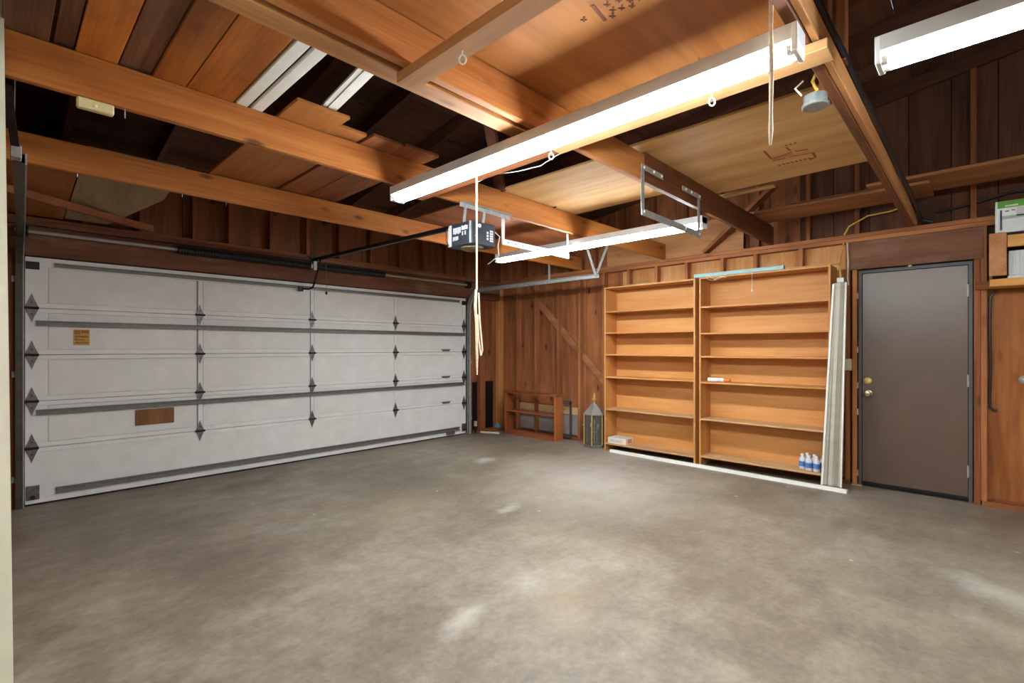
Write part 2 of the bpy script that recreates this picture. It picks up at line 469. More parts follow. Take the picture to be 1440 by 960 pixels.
# --- garage door (door_1)
GD = 5.87
d1 = thing('door_1', (2.65, GD, 0), 'white sectional garage door with four grey struts and steel hinges', 'garage door', kind='structure')
ZS = [0.012, .490, .890, 1.288, 1.690, 2.128]
XC = [.165, 1.457, 2.639, 3.812, 5.095]
for i in range(5):
    z0, z1 = ZS[i] + .002, ZS[i + 1] - .002
    m = MB()
    m.box(.165, 5.095, GD + .016, GD + .045, z0, z1)
    sec = m.build('section', white_paint, d1, .002)
    pz0, pz1 = z0 + .038, z1 - .038
    if i == 4: pz1 = z1 - .085
    if i == 0: pz0 = z0 + .06
    # raised rails and stiles around the sunk panels
    box(.165, 5.095, GD, GD + .016, z0, pz0).build('rail', white_paint, sec, .003)
    box(.165, 5.095, GD, GD + .016, pz1, z1).build('rail', white_paint, sec, .003)
    if i == 0:
        box(.165, 5.095, GD + .002, GD + .016, pz0, pz1).build('panel', panel_paint, sec)
        continue
    edges = [(.165, .305), (1.44, 1.482), (2.624, 2.662), (3.798, 3.84), (5.03, 5.095)]
    for a, b_ in edges:
        box(a, b_, GD, GD + .016, pz0, pz1).build('stile', white_paint, sec, .003)
    for a in (1.438, 2.622, 3.796):  # thin strips colouring in the shade line beside each stile
        box(a - .004, a + .002, GD - .0008, GD + .006, pz0, pz1).build('shade_strip', strut_m if a < 3 else panel_paint, sec)
    for j in range(4):
        a, b_ = edges[j][1], edges[j + 1][0]
        box(a + .006, b_ - .006, GD + .007, GD + .018, pz0 + .006, pz1 - .006).build('panel', panel_paint, sec, .003)
# struts: a channel with two lips
for z, x0, x1, h in ((.105, .36, 4.96, .05), (.795, .235, 5.06, .045), (1.560, .235, 5.075, .045), (2.070, .35, 4.96, .035)):
    m = MB()
    m.prism([(x0, GD - .004, z - h / 2), (x0, GD - .03, z - h / 2), (x0, GD - .03, z - h / 2 + .008), (x0, GD - .008, z - h / 2 + .008),
             (x0, GD - .008, z + h / 2 - .008), (x0, GD - .03, z + h / 2 - .008), (x0, GD - .03, z + h / 2), (x0, GD - .004, z + h / 2)], (x1 - x0, 0, 0))
    m.build('strut', strut_m, d1)


def hinge(x, z, s=1.0, end=False):
    m = MB()
    w = .040 * s; h = .108 * s
    m.prism([(x - w, GD - .0045, z), (x - w * .35, GD - .0045, z + h * .6), (x, GD - .0045, z + h), (x + w * .35, GD - .0045, z + h * .6), (x + w, GD - .0045, z),
             (x + w * .35, GD - .0045, z - h * .6), (x, GD - .0045, z - h), (x - w * .35, GD - .0045, z - h * .6)], (0, .004, 0))
    o = m.build('hinge', hinge_m, d1)
    MB().tube([(x - .044, GD - .014, z), (x + .044, GD - .014, z)], .010, 8).build('pin', black_m, o)
    for dz in (-.045, .045):
        MB().lathe([(.006, -.004), (.005, .001)], (x, GD - .0055, z + dz * s), 6, 'Y').build('bolt', dark_m, o)
    if end:
        sg = -1 if x < 2 else 1
        MB().tube([(x + sg * .005, GD - .02, z), (x + sg * .05, GD - .02, z)], .006, 6).build('roller_stem', dark_m, o)


for z in ZS[1:5]:
    for x in XC[1:4]: hinge(x, z)
    hinge(.207, z, 1.15, True); hinge(5.055, z, 1.1, True)
for x0, x1 in ((.172, .255), (5.01, 5.09)):
    b0 = box(x0, x1, GD - .012, GD - .002, .05, .17).build('bottom_bracket', hinge_m, d1, .002)
    MB().tube([((x0 + x1) / 2, GD - .035, .075), ((x0 + x1) / 2, GD - .012, .075)], .016, 8).build('cable_pin', dark_m, b0)
    box(x0, x1, GD - .014, GD - .002, 2.02, 2.085).build('top_fixture', dark_m, d1, .002)
box(.165, 5.095, GD + .002, GD + .04, 0.001, .012).build('bottom_seal', black_m, d1)
ss = box(.475, .585, GD + .003, GD + .0065, 1.374, 1.514).build('warning_sticker', plain('sticker_amber', (214, 164, 70), .5, 0, .12, 40), d1)
for a in ((.482, .520, 1.470, 1.506), (.527, .580, 1.480, 1.506), (.484, .576, 1.440, 1.458), (.484, .550, 1.415, 1.428), (.484, .576, 1.388, 1.402)):
    box(a[0], a[1], GD + .0018, GD + .003, a[2], a[3]).build('print_block', plain('sticker_print', (160, 118, 52), .6), ss)
box(.919, 1.231, GD - .006, GD + .008, .603, .752).build('wood_patch', wood('patch_fir', (112, 76, 44), (150, 106, 66), 'Z', .6, .02, .4), d1, .002, label='small brown wooden board screwed to a white panel')
for z in (1.318, .915, .527):
    MB().prism([(4.605, GD + .0, z + .012), (4.785, GD + .0, z + .012), (4.75, GD + .0, z - .018), (4.64, GD + .0, z - .018)], (0, -.014, 0)).build('lift_handle', plain('handle_grey', (104, 104, 104), .5, .3), d1, .003)
box(4.70, 4.85, GD - .035, GD - .001, .035, .075).build('lift_handle', plain('handle_grey', (104, 104, 104), .5, .3), d1, .003)

# --- entry door (door_2)
d2 = thing('door_2', (5.87, .467, 0), 'flush brown steel entry door in a charcoal frame', 'door', kind='structure')
fr = MB()
fr.prism([(5.862, .058, 0), (5.862, .058, 2.105), (5.862, .877, 2.105), (5.862, .877, 0), (5.862, .852, 0), (5.862, .852, 2.078), (5.862, .083, 2.078), (5.862, .083, 0)], (.055, 0, 0))
fr.build('door_frame', frame_grey, d2)
box(5.862, 5.917, .083, .852, 0.0, .014).build('threshold', black_m, d2)
lf = box(5.874, 5.914, .086, .849, .03, 2.074).build('door_leaf', brown_paint, d2, .002)
box(5.868, 5.874, .09, .846, .018, .045).build('door_sweep', black_m, d2)
for z in (1.85, 1.06, .268):
    h_ = box(5.859, 5.873, .078, .094, z - .052, z + .052).build('hinge', plain('hinge_nickel', (206, 200, 190), .35, .6), d2, .002)
    MB().tube([(5.857, .086, z - .055), (5.857, .086, z + .055)], .006, 8).build('pin', galv, h_)
db = MB().lathe([(.034, 0), (.034, -.008), (.026, -.014), (.014, -.015)], (5.874, .806, 1.03), 18, 'X').build('deadbolt', brass_m, d2, smooth=True)
MB().box(5.846, 5.859, .800, .812, 1.012, 1.048).build('thumb_turn', brass_m, db, .003)
kn = MB().lathe([(.033, 0), (.033, -.006), (.014, -.012), (.013, -.035), (.026, -.042), (.031, -.055), (.027, -.067), (.008, -.072)], (5.874, .803, .905), 18, 'X').build('door_knob', plain('knob_satin', (176, 164, 140), .3, .8), d2, smooth=True)
for z in (1.86, 1.33, .98, .72, .12):
    box(5.84, 5.87, .877, .889, z - .03, z + .03).build('shim', dusty_w('Z'), wr)
box(5.845, 5.872, .468, .496, 2.100, 2.124).build('shim', plain('shim_pine', (224, 180, 96), .6), wr, .002)
# paint flakes and crumbs beside the door foot
box(5.80, 5.83, .84, .93, 0, .018).build('threshold_block', dusty_w('Y'), wr, .004)

# ------------------------------------------------------------------ LIGHTS
def tube_light(name, x, y0, y1, ztop, label, bolt=True):
    t = thing(name, (x, (y0 + y1) / 2, ztop), label, 'ceiling light', 'eight foot fluorescent strip lights')
    w = .052
    h = MB().prism([(x - w, y0, ztop), (x + w, y0, ztop), (x + w, y0, ztop - .052), (x + w * .55, y0, ztop - .056), (x - w * .55, y0, ztop - .056), (x - w, y0, ztop - .052)], (0, y1 - y0, 0))
    h.build('housing', housing_m, t)
    for dx in (-.027, .027):
        MB().tube([(x + dx, y0 + .035, ztop - .074), (x + dx, y1 - .035, ztop - .074)], .0185, 14).build('lit_tube', tube_glow, t, smooth=True)
    for yy in (y0, y1 - .02):
        e = box(x - w * 1.02, x + w * 1.02, yy, yy + .02, ztop - .094, ztop - .001).build('end_plate', white_m, t, .004)
    for dx in (-.027, .027):
        for yy in (y0 + .02, y1 - .035):
            MB().tube([(x + dx, yy, ztop - .074), (x + dx, yy + .015, ztop - .074)], .020, 12).build('lamp_holder', white_m, t)
    for yy in (y0 + .35, y1 - .35):
        MB().tube([(x, yy, ztop), (x, yy, 2.47)], .003, 5).build('hanger_wire', galv, t)
    return t


tube_light('fluorescent_light', 1.872, .44, 2.87, 2.425, 'long lit fluorescent strip hung beside a pale board over the middle of the floor')
tube_light('fluorescent_light', 3.99, 1.635, 4.03, 2.42, 'lit fluorescent strip above the overhead door track, held in hanging angle brackets')
tube_light('fluorescent_light', 2.16, -2.18, .27, 2.425, 'lit fluorescent strip on the near side of the cable carrying joist')


dl = thing('unseen_dome_light', (-1.1, .75, 2.56), 'unseen dome lamp added on the ceiling of the adjoining room', 'ceiling light')  # unseen lamp behind the camera, added to brighten jamb and garage door
MB().lathe([(.19, 0), (.19, -.02), (.17, -.03)], (-1.1, .75, 2.559), 24).build('lamp_base', white_m, dl)
MB().lathe([(.17, -.03), (.165, -.06), (.13, -.10), (.07, -.125), (.01, -.13)], (-1.1, .75, 2.559), 24).build('diffuser', glow('lit_diffuser', (.97, .98, .95, 1), DOME_STRENGTH), dl, smooth=True)

# ------------------------------------------------------------------ LOOSE TIMBER ON THE JOISTS
# planks lying over two joists at the far side of the camera
pl = [(.015, .155, 0, 'd'), (.170, .235, .012, 'd'), (.240, .385, 0, 'p'), (.395, .515, .014, 'd'), (.52, .655, 0, 'p'), (.66, .87, 0, 'p')]
desc = ['dark brown plank against the cream wall end', 'narrow weathered grey brown plank', 'tan plank between two dark planks', 'dark weathered plank between two orange planks',
        'orange plank beside the wide bright plank', 'wide bright orange plank edging the white strips']
for (x0, x1, dz, k), ds in zip(pl, desc):
    box(x0, x1, -.35, 3.05, JT + .011 + dz, JT + .029 + dz).build('plank', plank_w('Y') if k == 'p' else dark_plank_w('Y'), None, .002,
        label=ds + ' lying on the joists', cat='plank', group='planks stored over the ceiling joists')
# white strips beside them
box(.885, .945, 1.75, 3.02, JT + .012, JT + .034).build('trim_strip', trim_m, None, .004, label='flat white strip touching the wide orange plank over the joists', cat='trim strip', group='white strips over the joists')
box(.962, 1.022, 1.78, 3.0, JT + .012, JT + .034).build('trim_strip', trim_m, None, .004, label='flat white strip at the edge of the dark roof gap', cat='trim strip', group='white strips over the joists')
ms = MB()
for k in range(3): ms.beam((1.155 + k * .028, 1.72, JT + .032), (1.30 + k * .028, 3.0, JT + .055), .026, .012 + .008 * (k % 2))
ms.build('moulded_strip', trim_m, None, label='ribbed white strip slanting alone across the dark roof gap', cat='trim strip', group='white strips over the joists')
# boards running from one joist to the next, near the opener
bd = [(1.10, 1.40, 2.62, 4.32, 0), (1.405, 1.60, 2.78, 4.30, .014), (1.61, 1.83, 2.72, 4.3, 0), (1.835, 2.10, 2.70, 4.3, 0), ]
dsb = ['broad pale orange board under the ribbed white strip', 'orange board with a lit end beside the broad pale board', 'brown board between the lit board and the tube light', 'brown board lying right over the end of the long tube light']
for (x0, x1, y0, y1, dz), ds in zip(bd, dsb):
    box(x0, x1, y0, y1, JT + .011 + dz, JT + .031 + dz).build('storage_board', plybrown_w('Y') if x0 < 1.6 else old_w('Y'), None, .002, label=ds, cat='board', group='boards lying between two joists')
# plywood sheets
box(2.88, 4.25, .47, 1.74, JT + .021, JT + .039).build('plywood_sheet', plylight_w('Y'), None, .002, label='large pale plywood sheet with a red stamp lying on the joists', cat='plywood')
box(2.90, 3.93, 1.90, 2.97, JT + .014, JT + .032).build('plywood_sheet', plylight_w('Y'), None, .002, label='pale plywood sheet over the grey track hanger and second tube light', cat='plywood')
box(2.93, 5.3, 2.99, 4.3, JT + .016, JT + .034).build('plywood_sheet', old_w('X'), None, .002, label='brown plywood sheet above the far end of the second tube light', cat='plywood')
box(.90, 2.42, .47, 1.66, JT + .005, JT + .023).build('plywood_sheet', plybrown_w('X'), None, .002, label='amber plywood sheet with black stencil marks above the long tube light', cat='plywood')
MB().prism([(.02, 4.215, JT + .0), (.40, 4.215, JT + .0), (.40, 5.81, 2.470), (.02, 5.81, 2.470)], (0, 0, .018)).build('plywood_sheet', plybrown_w('Y'), None, .002, label='amber plywood offcut lying above the corner of the garage door', cat='plywood')
MB().prism([(.41, 4.215, JT + .002), (.955, 4.215, JT + .002), (.955, 4.8, JT - .062), (.955, 4.9, JT - .0735), (.70, 5.78, 2.475), (.41, 5.78, 2.475)], (0, 0, .018)).build('plywood_sheet', plygrey_w('Y'), None, label='grey plywood offcut with a slanted corner above the garage door', cat='plywood')
beam((.02, 4.95, JT - .175), (1.02, 5.72, 2.480), .04, .06).build('loose_stick', old_w('X'), None, .003, label='reddish wooden stick slanting down below the grey plywood offcut', cat='stick')
# boards lying on the joists along the wall
box(5.14, 5.62, .30, 1.70, JT + .02, JT + .045).build('wall_board', wood('wall_board', (124, 78, 44), (160, 108, 66), 'Y', .65, .08, .2), None, .003, label='long brown board lying on the joists along the wall over the bookcases', cat='board', group='boards along the wall over the joists')
box(5.02, 5.55, -1.6, .70, JT + .047, JT + .072).build('wall_board', wood('wall_board', (124, 78, 44), (160, 108, 66), 'Y', .65, .08, .2), None, .003, label='long brown board lying on the joists along the wall over the entry door', cat='board', group='boards along the wall over the joists')
box(5.24, 5.52, .12, 1.35, JT + .073, JT + .086).build('wall_board', wood('wall_board', (124, 78, 44), (160, 108, 66), 'Y', .65, .08, .2), None, .003, label='thin brown board stacked on top of the long boards by the wall', cat='board', group='boards along the wall over the joists')
box(4.44, 4.52, 1.25, 1.72, JT + .05, JT + .062).build('lath_strip', dusty_w('Y'), None, label='pale thin lath sticking out past the stamped plywood sheet', cat='strip')

# stamps on the plywood : worn ink strokes, unreadable in the photo
red_ink = plain('red_ink', (150, 72, 44), .7); blk_ink = plain('black_ink', (112, 66, 34), .7)


def strokes(parent_label, segs, z, mat, w):
    m = MB()
    for (a, b_) in segs: m.beam((a[0], a[1], z), (b_[0], b_[1], z), w, .002)
    return m


pa = [o for o in COL.objects if o.name.startswith('plywood_sheet')]
sheetA = pa[0]; sheetC = pa[3]



# red stamp: open box with an upright stroke, then a row of small marks
zA = JT + .0200; zC = JT + .004
m = MB()
for p, q, w in (((3.553, 1.055), (3.734, 1.062), .014), ((3.734, 1.062), (3.700, .925), .014), ((3.784, 1.067), (3.782, .985), .014), ((3.66, .926), (3.59, .931), .012), ((3.700, .905), (3.721, .835), .014),
                ((3.76, 1.06), (3.735, .93), .008), ((3.775, .96), (3.805, .826), .008), ((3.805, .826), (3.903, .83), .014), ((3.903, .83), (3.938, .868), .014)):
    m.beam((p[0], p[1], zA), (q[0], q[1], zA), w, .0015)
for k in range(8): m.beam((3.885, 1.06 - k * .027, zA), (3.915, 1.052 - k * .027, zA), .012, .0015)
for k in range(3): m.beam((3.54, .925 - k * .027, zA), (3.56, .92 - k * .027, zA), .012, .0015)
m.build('red_stamp', red_ink, sheetA, kind='stuff')
m = MB()
m.beam((1.565, 1.072, zC), (1.675, 1.085, zC), .014, .0015)
for x, y in ((1.60, 1.03), (1.64, 1.03), (1.67, 1.05), (1.61, .985), (1.655, 1.0), (1.60, .94), (1.64, .955), (1.672, .965), (1.61, 1.145), (1.655, .925)):
    m.beam((x - .014, y - .012, zC), (x + .012, y + .006, zC), .008, .0015); m.beam((x - .008, y + .010, zC), (x + .010, y - .010, zC), .007, .0015)
m.build('black_stencil', blk_ink, sheetC, kind='stuff')

# ------------------------------------------------------------------ GARAGE DOOR GEAR
# torsion shaft and springs
ts = thing('torsion_spring_shaft', (2.62, 5.79, 2.33), 'black torsion springs on a steel shaft over the garage door', 'door spring')
SY, SZ = 5.775, 2.325
MB().tube([(.10, SY, SZ), (5.10, SY, SZ)], .017, 10).build('shaft', plain('shaft_steel', (176, 172, 164), .45, .3, .1), ts)
for x0, x1 in ((1.24, 2.575), (2.665, 3.58)):
    n = int((x1 - x0) / .012); pr = []
    for k in range(n + 1): pr += [(.040 if k % 2 else .036, x0 + k * .012)]
    MB().lathe(pr, (0, SY, SZ), 12, 'X').build('spring', plain('spring_steel', (46, 47, 50), .4, .5), ts)
cb = box(2.60, 2.64, SY - .04, 5.835, SZ - .05, SZ + .055).build('centre_bracket', galv, ts, .003)
MB().lathe([(.028, 0), (.028, .03)], (2.58, SY, SZ), 10, 'X').build('cone', plain('cone_white', (214, 214, 212), .4), ts)
MB().lathe([(.034, 0), (.034, .05)], (2.17, SY, SZ), 10, 'X').build('winding_cone', plain('red_paint', (150, 52, 34), .5), ts)
for x in (.12, 5.03): MB().lathe([(.05, 0), (.05, .012), (.042, .014), (.042, .05), (.05, .052), (.05, .062)], (x, SY, SZ), 14, 'X').build('cable_drum', dark_m, ts)

# tracks


def track(name, x, label, zc, yend, xe, straps, anchor):
    t = thing(name, (x, 5.82, 0), label, 'door track', 'roller tracks of the garage door')
    R = .30; pts = [(x, 5.84, 0.0), (x, 5.84, zc - R)]
    for k in range(1, 7):
        a = k * math.pi / 12; pts.append((x, 5.84 - R * (1 - math.cos(a)), zc - R + R * math.sin(a)))
    pts.append((xe, yend, zc + .01))
    # the rolled channel: three sides swept along the path
    full = [(-.022, -.026), (.022, -.026), (.022, -.021), (-.017, -.021), (-.017, .021), (.022, .021), (.022, .026), (-.022, .026)]
    if x > 2.6: jobs = [('channel', [(-a, b) for a, b in full], galv)]
    else: jobs = [('channel', [(a - .006, b) for a, b in full], plain('aged_steel', (84, 80, 74), .4, .4, .15)), ('flange', [(.017, -.028), (.024, -.028), (.024, .028), (.017, .028)], galv)]
    P = [Vector(p) for p in pts]
    for nm, prof, mt in jobs:
        vs, fs = [], []
        for i, p in enumerate(P):
            d = (P[min(i + 1, len(P) - 1)] - P[max(i - 1, 0)]).normalized()
            side = Vector((1, 0, 0)); u = d.cross(side).normalized()
            for a, b in prof: vs.append(p + side * a + u * b)
        n = len(prof)
        for i in range(len(P) - 1):
            for k in range(n): fs.append((i * n + k, i * n + (k + 1) % n, (i + 1) * n + (k + 1) % n, (i + 1) * n + k))
        fs += [tuple(range(n - 1, -1, -1)), tuple((len(P) - 1) * n + k for k in range(n))]
        MB().add(vs, fs).build(nm, mt, t)
    for p0, p1 in straps: MB().beam(p0, p1, .004, .034, up=(0, 1, .3)).build('hanger_strap', galv, t)
    for z in (.22, 1.1, 1.9): box(min(x, x + anchor), max(x, x + anchor), 5.842, 5.86, z, z + .05).build('wall_clip', galv, t, .002)
    return t


track('garage_track', 5.135, 'galvanized roller track along the redwood wall with V shaped hanger', 2.24, 3.47, 5.19,
      [((5.19, 3.50, 2.25), (5.12, 3.60, 2.645)), ((5.19, 3.50, 2.25), (5.30, 3.40, 2.645)), ((5.17, 4.24, 2.24), (5.17, 4.24, 2.645))], .06)
track('garage_track', .135, 'galvanized roller track beside the cream wall end, seen end on', 2.28, 3.46, .082,
      [((.058, 3.44, 2.29), (.058, 3.10, 2.66))], -.05)
# upright conduit hung under the joist in front of that track
cd = thing('hanging_angle', (.055, 3.3, 2.3), 'dark steel angle hanging from the joist beside the cream wall end', 'hanger')
beam((.060, 3.30, 2.30), (.030, 3.0, 2.466), .03, .005).build('bar', dark_m, cd)
MB().box(.045, .085, 3.38, 3.45, 2.27, 2.33).build('plate', galv, cd, .003)

# opener
op = thing('garage_door_opener', (2.62, 2.95, 2.24), 'black motor box opener with rail and arm to the garage door', 'garage opener')
bx = box(2.495, 2.752, 2.81, 3.085, 2.145, 2.325).build('motor_box', plain('opener_black', (58, 62, 72), .4, .1, .1), op, .008)
box(2.4905, 2.495, 3.045, 3.083, 2.150, 2.318).build('side_strip', white_m, bx)
box(2.4905, 2.495, 2.816, 2.83, 2.150, 2.318).build('side_strip', plain('strip_grey', (176, 182, 190), .4), bx)
MB().lathe([(.088, 0), (.088, -.016), (.06, -.03), (.02, -.034)], (2.60, 2.92, 2.147), 18).build('lamp_lens', plain('lens_amber', (128, 108, 62), .3), bx, smooth=True)
ink = plain('print_white', (226, 232, 238), .5)
lab = MB()
for k in range(5): lab.box(2.4935, 2.495, 3.025 - k * .019 - .015, 3.025 - k * .019, 2.245 - (k % 2) * .006, 2.290)
for k in range(4): lab.box(2.4935, 2.495, 2.925 - k * .019 - .015, 2.925 - k * .019, 2.262, 2.296 - (k % 2) * .004)
for k in range(2): lab.box(2.4935, 2.495, 2.918 - k * .032 - .012, 2.918 - k * .032, 2.222, 2.252)
for k in range(4): lab.box(2.4935, 2.495, 3.028 - k * .017 - .013, 3.028 - k * .017, 2.190 + (k % 2) * .004, 2.222)
lab.build('lettering', ink, bx)
lab2 = MB()
for k in range(3): lab2.box(2.655, 2.675, 2.8085, 2.81, 2.195 + k * .024, 2.212 + k * .024)
for k in range(5): lab2.box(2.690, 2.725, 2.8085, 2.81, 2.185 + k * .019, 2.199 + k * .019)
lab2.build('lettering', ink, bx)
MB().lathe([(.016, 0), (.016, -.006)], (2.578, 2.81, 2.292), 12, 'Y').build('dial', ink, bx)
MB().lathe([(.008, 0), (.008, -.006)], (2.545, 2.81, 2.212), 10, 'Y').build('button', ink, bx)
beam((2.62, 3.08, 2.345), (2.62, 5.80, 2.40), .034, .036).build('rail', black_m, op, .003)
box(2.58, 2.66, 5.78, 5.797, 2.385, 2.45).build('wall_bracket', dark_m, op, .003)
MB().tube([(2.62, 5.60, 2.385), (2.60, 5.72, 2.12), (2.60, 5.76, 2.07), (2.57, 5.80, 2.05), (2.50, 5.83, 2.05)], .011, 8).build('arm', black_m, op)
box(2.46, 2.52, 5.83, 5.852, 2.02, 2.075).build('arm_bracket', dark_m, op, .003)
MB().tube([(2.64, 5.50, 2.37), (2.642, 5.50, 1.99)], .0025, 5).build('release_cord', plain('cord_red', (150, 100, 86), .7), op)
MB().lathe([(.004, .02), (.014, .008), (.010, -.012), (.004, -.02)], (2.642, 5.50, 1.985), 10).build('release_handle', black_m, op)
# perforated angle it hangs from, and two struts to the box
gp = galv
ang = MB().box(2.44, 2.99, 2.878, 2.884, 2.43, 2.463).box(2.44, 2.99, 2.850, 2.884, 2.460, 2.464).build('hanger_angle', gp, op)
for x in (2.52, 2.72):
    beam((x - .02, 2.88, 2.45), (x + .02, 2.95, 2.32), .028, .004, up=(0, 1, 0)).build('hanger_strap', gp, op)
MB().tube([(2.752, 2.85, 2.30), (2.79, 2.80, 2.24), (2.77, 2.80, 2.16), (2.80, 2.82, 2.09), (2.85, 3.0, 2.05), (3.2, 3.5, 2.25), (3.9, 3.95, 2.40), (4.13, 4.1, 2.42)][:5], .004, 5).build('power_cord', wire_w, op)
MB().tube([(2.495, 3.07, 2.32), (2.478, 3.09, 2.28), (2.476, 3.09, 2.20), (2.495, 3.07, 2.15)], .004, 5).build('power_cord', black_m, op)

# hanging angle bracket frames
h1 = thing('hanger_bracket', (3.42, 2.94, 2.25), 'white painted hanging angle frame under the pale plywood beside the opener', 'hanger')
box(2.958, 2.995, 2.945, 2.949, 2.235, 2.50).build('upright', white_m, h1)
box(3.862, 3.892, 2.945, 2.949, 2.235, 2.50).build('upright', white_m, h1)
box(2.958, 3.892, 2.939, 2.944, 2.225, 2.275).build('crossbar', white_m, h1)
for k in range(9): MB().lathe([(.006, 0), (.006, -.002)], (3.03 + k * .095, 2.939, 2.25), 6, 'Y').build('hole', dark_m, h1)
h2 = thing('hanger_bracket', (3.42, 1.62, 2.25), 'bare steel hanging angle frame bolted to the dark joist', 'hanger')
box(2.943, 2.985, 1.628, 1.632, 2.23, 2.565).build('upright', galv, h2)
box(3.838, 3.878, 1.628, 1.632, 2.22, 2.565).build('upright', galv, h2)
box(2.943, 3.878, 1.620, 1.626, 2.225, 2.270).build('crossbar', galv, h2)
box(2.943, 3.24, 1.622, 1.627, 2.53, 2.565).build('top_leg', galv, h2)
box(3.55, 3.878, 1.622, 1.627, 2.53, 2.565).build('top_leg', galv, h2)
for x, z in ((2.965, 2.545), (3.10, 2.547), (3.21, 2.547), (3.60, 2.547), (3.70, 2.547), (3.85, 2.547), (2.965, 2.25), (3.60, 2.25), (3.85, 2.25)):
    MB().lathe([(.010, 0), (.008, -.007)], (x, 1.620, z), 6, 'Y').build('bolt', white_m, h2)

# cords
MB().tube([(2.066, 2.20, 2.428), (2.03, 2.205, 2.412), (2.006, 2.21, 2.39), (2.006, 2.21, 1.70)], .006, 6).tube([(2.0, 2.21, 1.70), (1.997, 2.214, 1.6), (2.0, 2.21, 1.50), (2.003, 2.205, 1.30), (2.004, 2.205, 1.185)], [.008, .010, .007, .009, .004], 6).tube(
    [(2.012, 2.20, 1.68), (2.016, 2.195, 1.52), (2.024, 2.19, 1.42), (2.03, 2.185, 1.33), (2.022, 2.19, 1.30), (2.012, 2.20, 1.40), (2.006, 2.205, 1.55)], .0055, 6).build(
    'pull_rope', rope_m, None, label='long knotted cotton rope hanging in front of the garage door opener', cat='rope')
MB().tube([(1.755, .50, 2.72), (1.757, .50, 2.50), (1.752, .50, 2.40), (1.758, .50, 2.25), (1.752, .50, 2.12), (1.758, .502, 2.06), (1.763, .505, 2.015)], [.006, .008, .006, .008, .006, .008, .004], 6).build(
    'pull_rope', rope_m, None, label='short white pull rope hanging before the stamped plywood', cat='rope')


# eye hooks under the ceiling members
def eye(x, y, z, label):
    t = MB().tube([(x, y, z + .0), (x, y, z - .018)], .003, 6)
    pts = [(x + .013 * math.sin(a) * .7, y - .013 * math.sin(a) * .7, z - .032 + .017 * math.cos(a)) for a in [k * math.pi / 5 for k in range(11)]]
    t.tube(pts, .0035, 6).build('eye_hook', white_m, None, label=label, cat='hook', group='white eye hooks under the ceiling')


eye(1.165, 1.36, JB - .043, 'white eye hook screwed under the cross block')
eye(2.10, .83, JB - .041, 'white eye hook under the pale light board by the cord')
eye(2.09, 1.70, JB - .041, 'white eye hook where the pale light board ends')
# cream cover box under the first joist
cc = thing('cover_box', (.33, 2.9, JB), 'cream plastic cover box mounted under the joist', 'junction box')
box(.245, .375, 2.89, 2.93, JB - .047, JB - .001).build('cover', cream_p, cc, .006)
MB().lathe([(.006, 0), (.006, -.006)], (.31, 2.89, JB - .03), 8, 'Y').build('screw', white_m, cc)
MB().tube([(.415, 2.9, JB), (.415, 2.9, JB - .045)], .0025, 5).build('nail', galv, None, label='bent steel nail under the joist beside the cover box', cat='nail')

# cable along the joist, junction box
pts = [(1.2, .43, 2.60), (2.28, .435, 2.61), (2.45, .43, 2.605), (2.62, .425, 2.588), (2.9, .430, 2.590), (3.2, .412, 2.572), (3.7, .418, 2.585), (4.3, .410, 2.565), (5.0, .412, 2.575), (5.6, .41, 2.55), (5.80, .40, 2.52), (5.815, .32, 2.482)]
MB().tube(pts, .016, 8).build('black_cable', wire_k, None, smooth=True, label='thick black cable running along the top of the dark joist', cat='cable')
jb = thing('junction_box', (2.43, .52, 2.42), 'round steel junction box dangling below the dark joist', 'junction box')
MB().lathe([(.048, .0), (.052, .004), (.052, .012), (.045, .016), (.045, .05), (.03, .056)], (2.42, .515, 2.375), 16).build('box', plain('zinc', (150, 158, 156), .4, .6), jb, smooth=True)
MB().tube([(2.39, .56, 2.43), (2.37, .58, 2.46), (2.41, .56, 2.50)], .004, 5).build('wire', wire_w, jb)
MB().tube([(2.45, .52, 2.44), (2.47, .52, 2.47), (2.44, .53, 2.50), (2.40, .50, 2.53), (2.36, .48, 2.56), (2.34, .48, 2.62)], .007, 6).build('wire', wire_y, jb)
MB().tube([(2.185, 1.60, 2.455), (2.19, 1.75, 2.435), (2.235, 1.90, 2.430), (2.23, 2.08, 2.44), (2.18, 2.25, 2.45), (2.17, 2.4, 2.428)], .0025, 5).build('white_cable', wire_w, None, label='slack white wire looping beneath the boards near the opener', cat='cable')
MB().tube([(5.525, .968, 2.012), (5.60, .99, 2.14), (5.75, .998, 2.28), (5.818, .995, 2.39)], .008, 6).build('yellow_cable', wire_y, None, label='yellow cable dropping from the plate to the leaning slats', cat='cable', group='yellow cables on the wall')
MB().tube([(5.82, .99, 2.47), (5.825, .95, 2.55), (5.84, .80, 2.63), (5.84, .62, 2.64), (5.84, .52, 2.67)], .008, 6).build('yellow_cable', wire_y, None, label='yellow cable stapled above the plate near the entry door', cat='cable', group='yellow cables on the wall')
MB().tube([(5.82, .965, 2.39), (5.81, .955, 2.2), (5.82, .962, 2.05), (5.82, .955, 1.97)], .006, 6).build('white_cable', wire_w, None, label='white cable beside the yellow cable above the leaning slats', cat='cable')
MB().tube([(5.862, -.085, 1.835), (5.862, -.052, 1.78), (5.862, -.048, 1.5), (5.862, -.053, 1.2), (5.862, -.048, .9), (5.862, -.053, .84), (5.862, -.075, .815), (5.862, -.095, .82)], .009, 6).build('black_cable', wire_k, None, smooth=True, label='black cable hanging on the plywood wall past the entry door', cat='cable')
MB().tube([(5.90, .30, 2.58), (5.90, .1, 2.60), (5.90, -.2, 2.66), (5.90, -.5, 2.62)], .012, 6).build('black_cable', wire_k, None, label='black cable between the gable studs over the entry door', cat='cable')

# ------------------------------------------------------------------ BOOKCASES


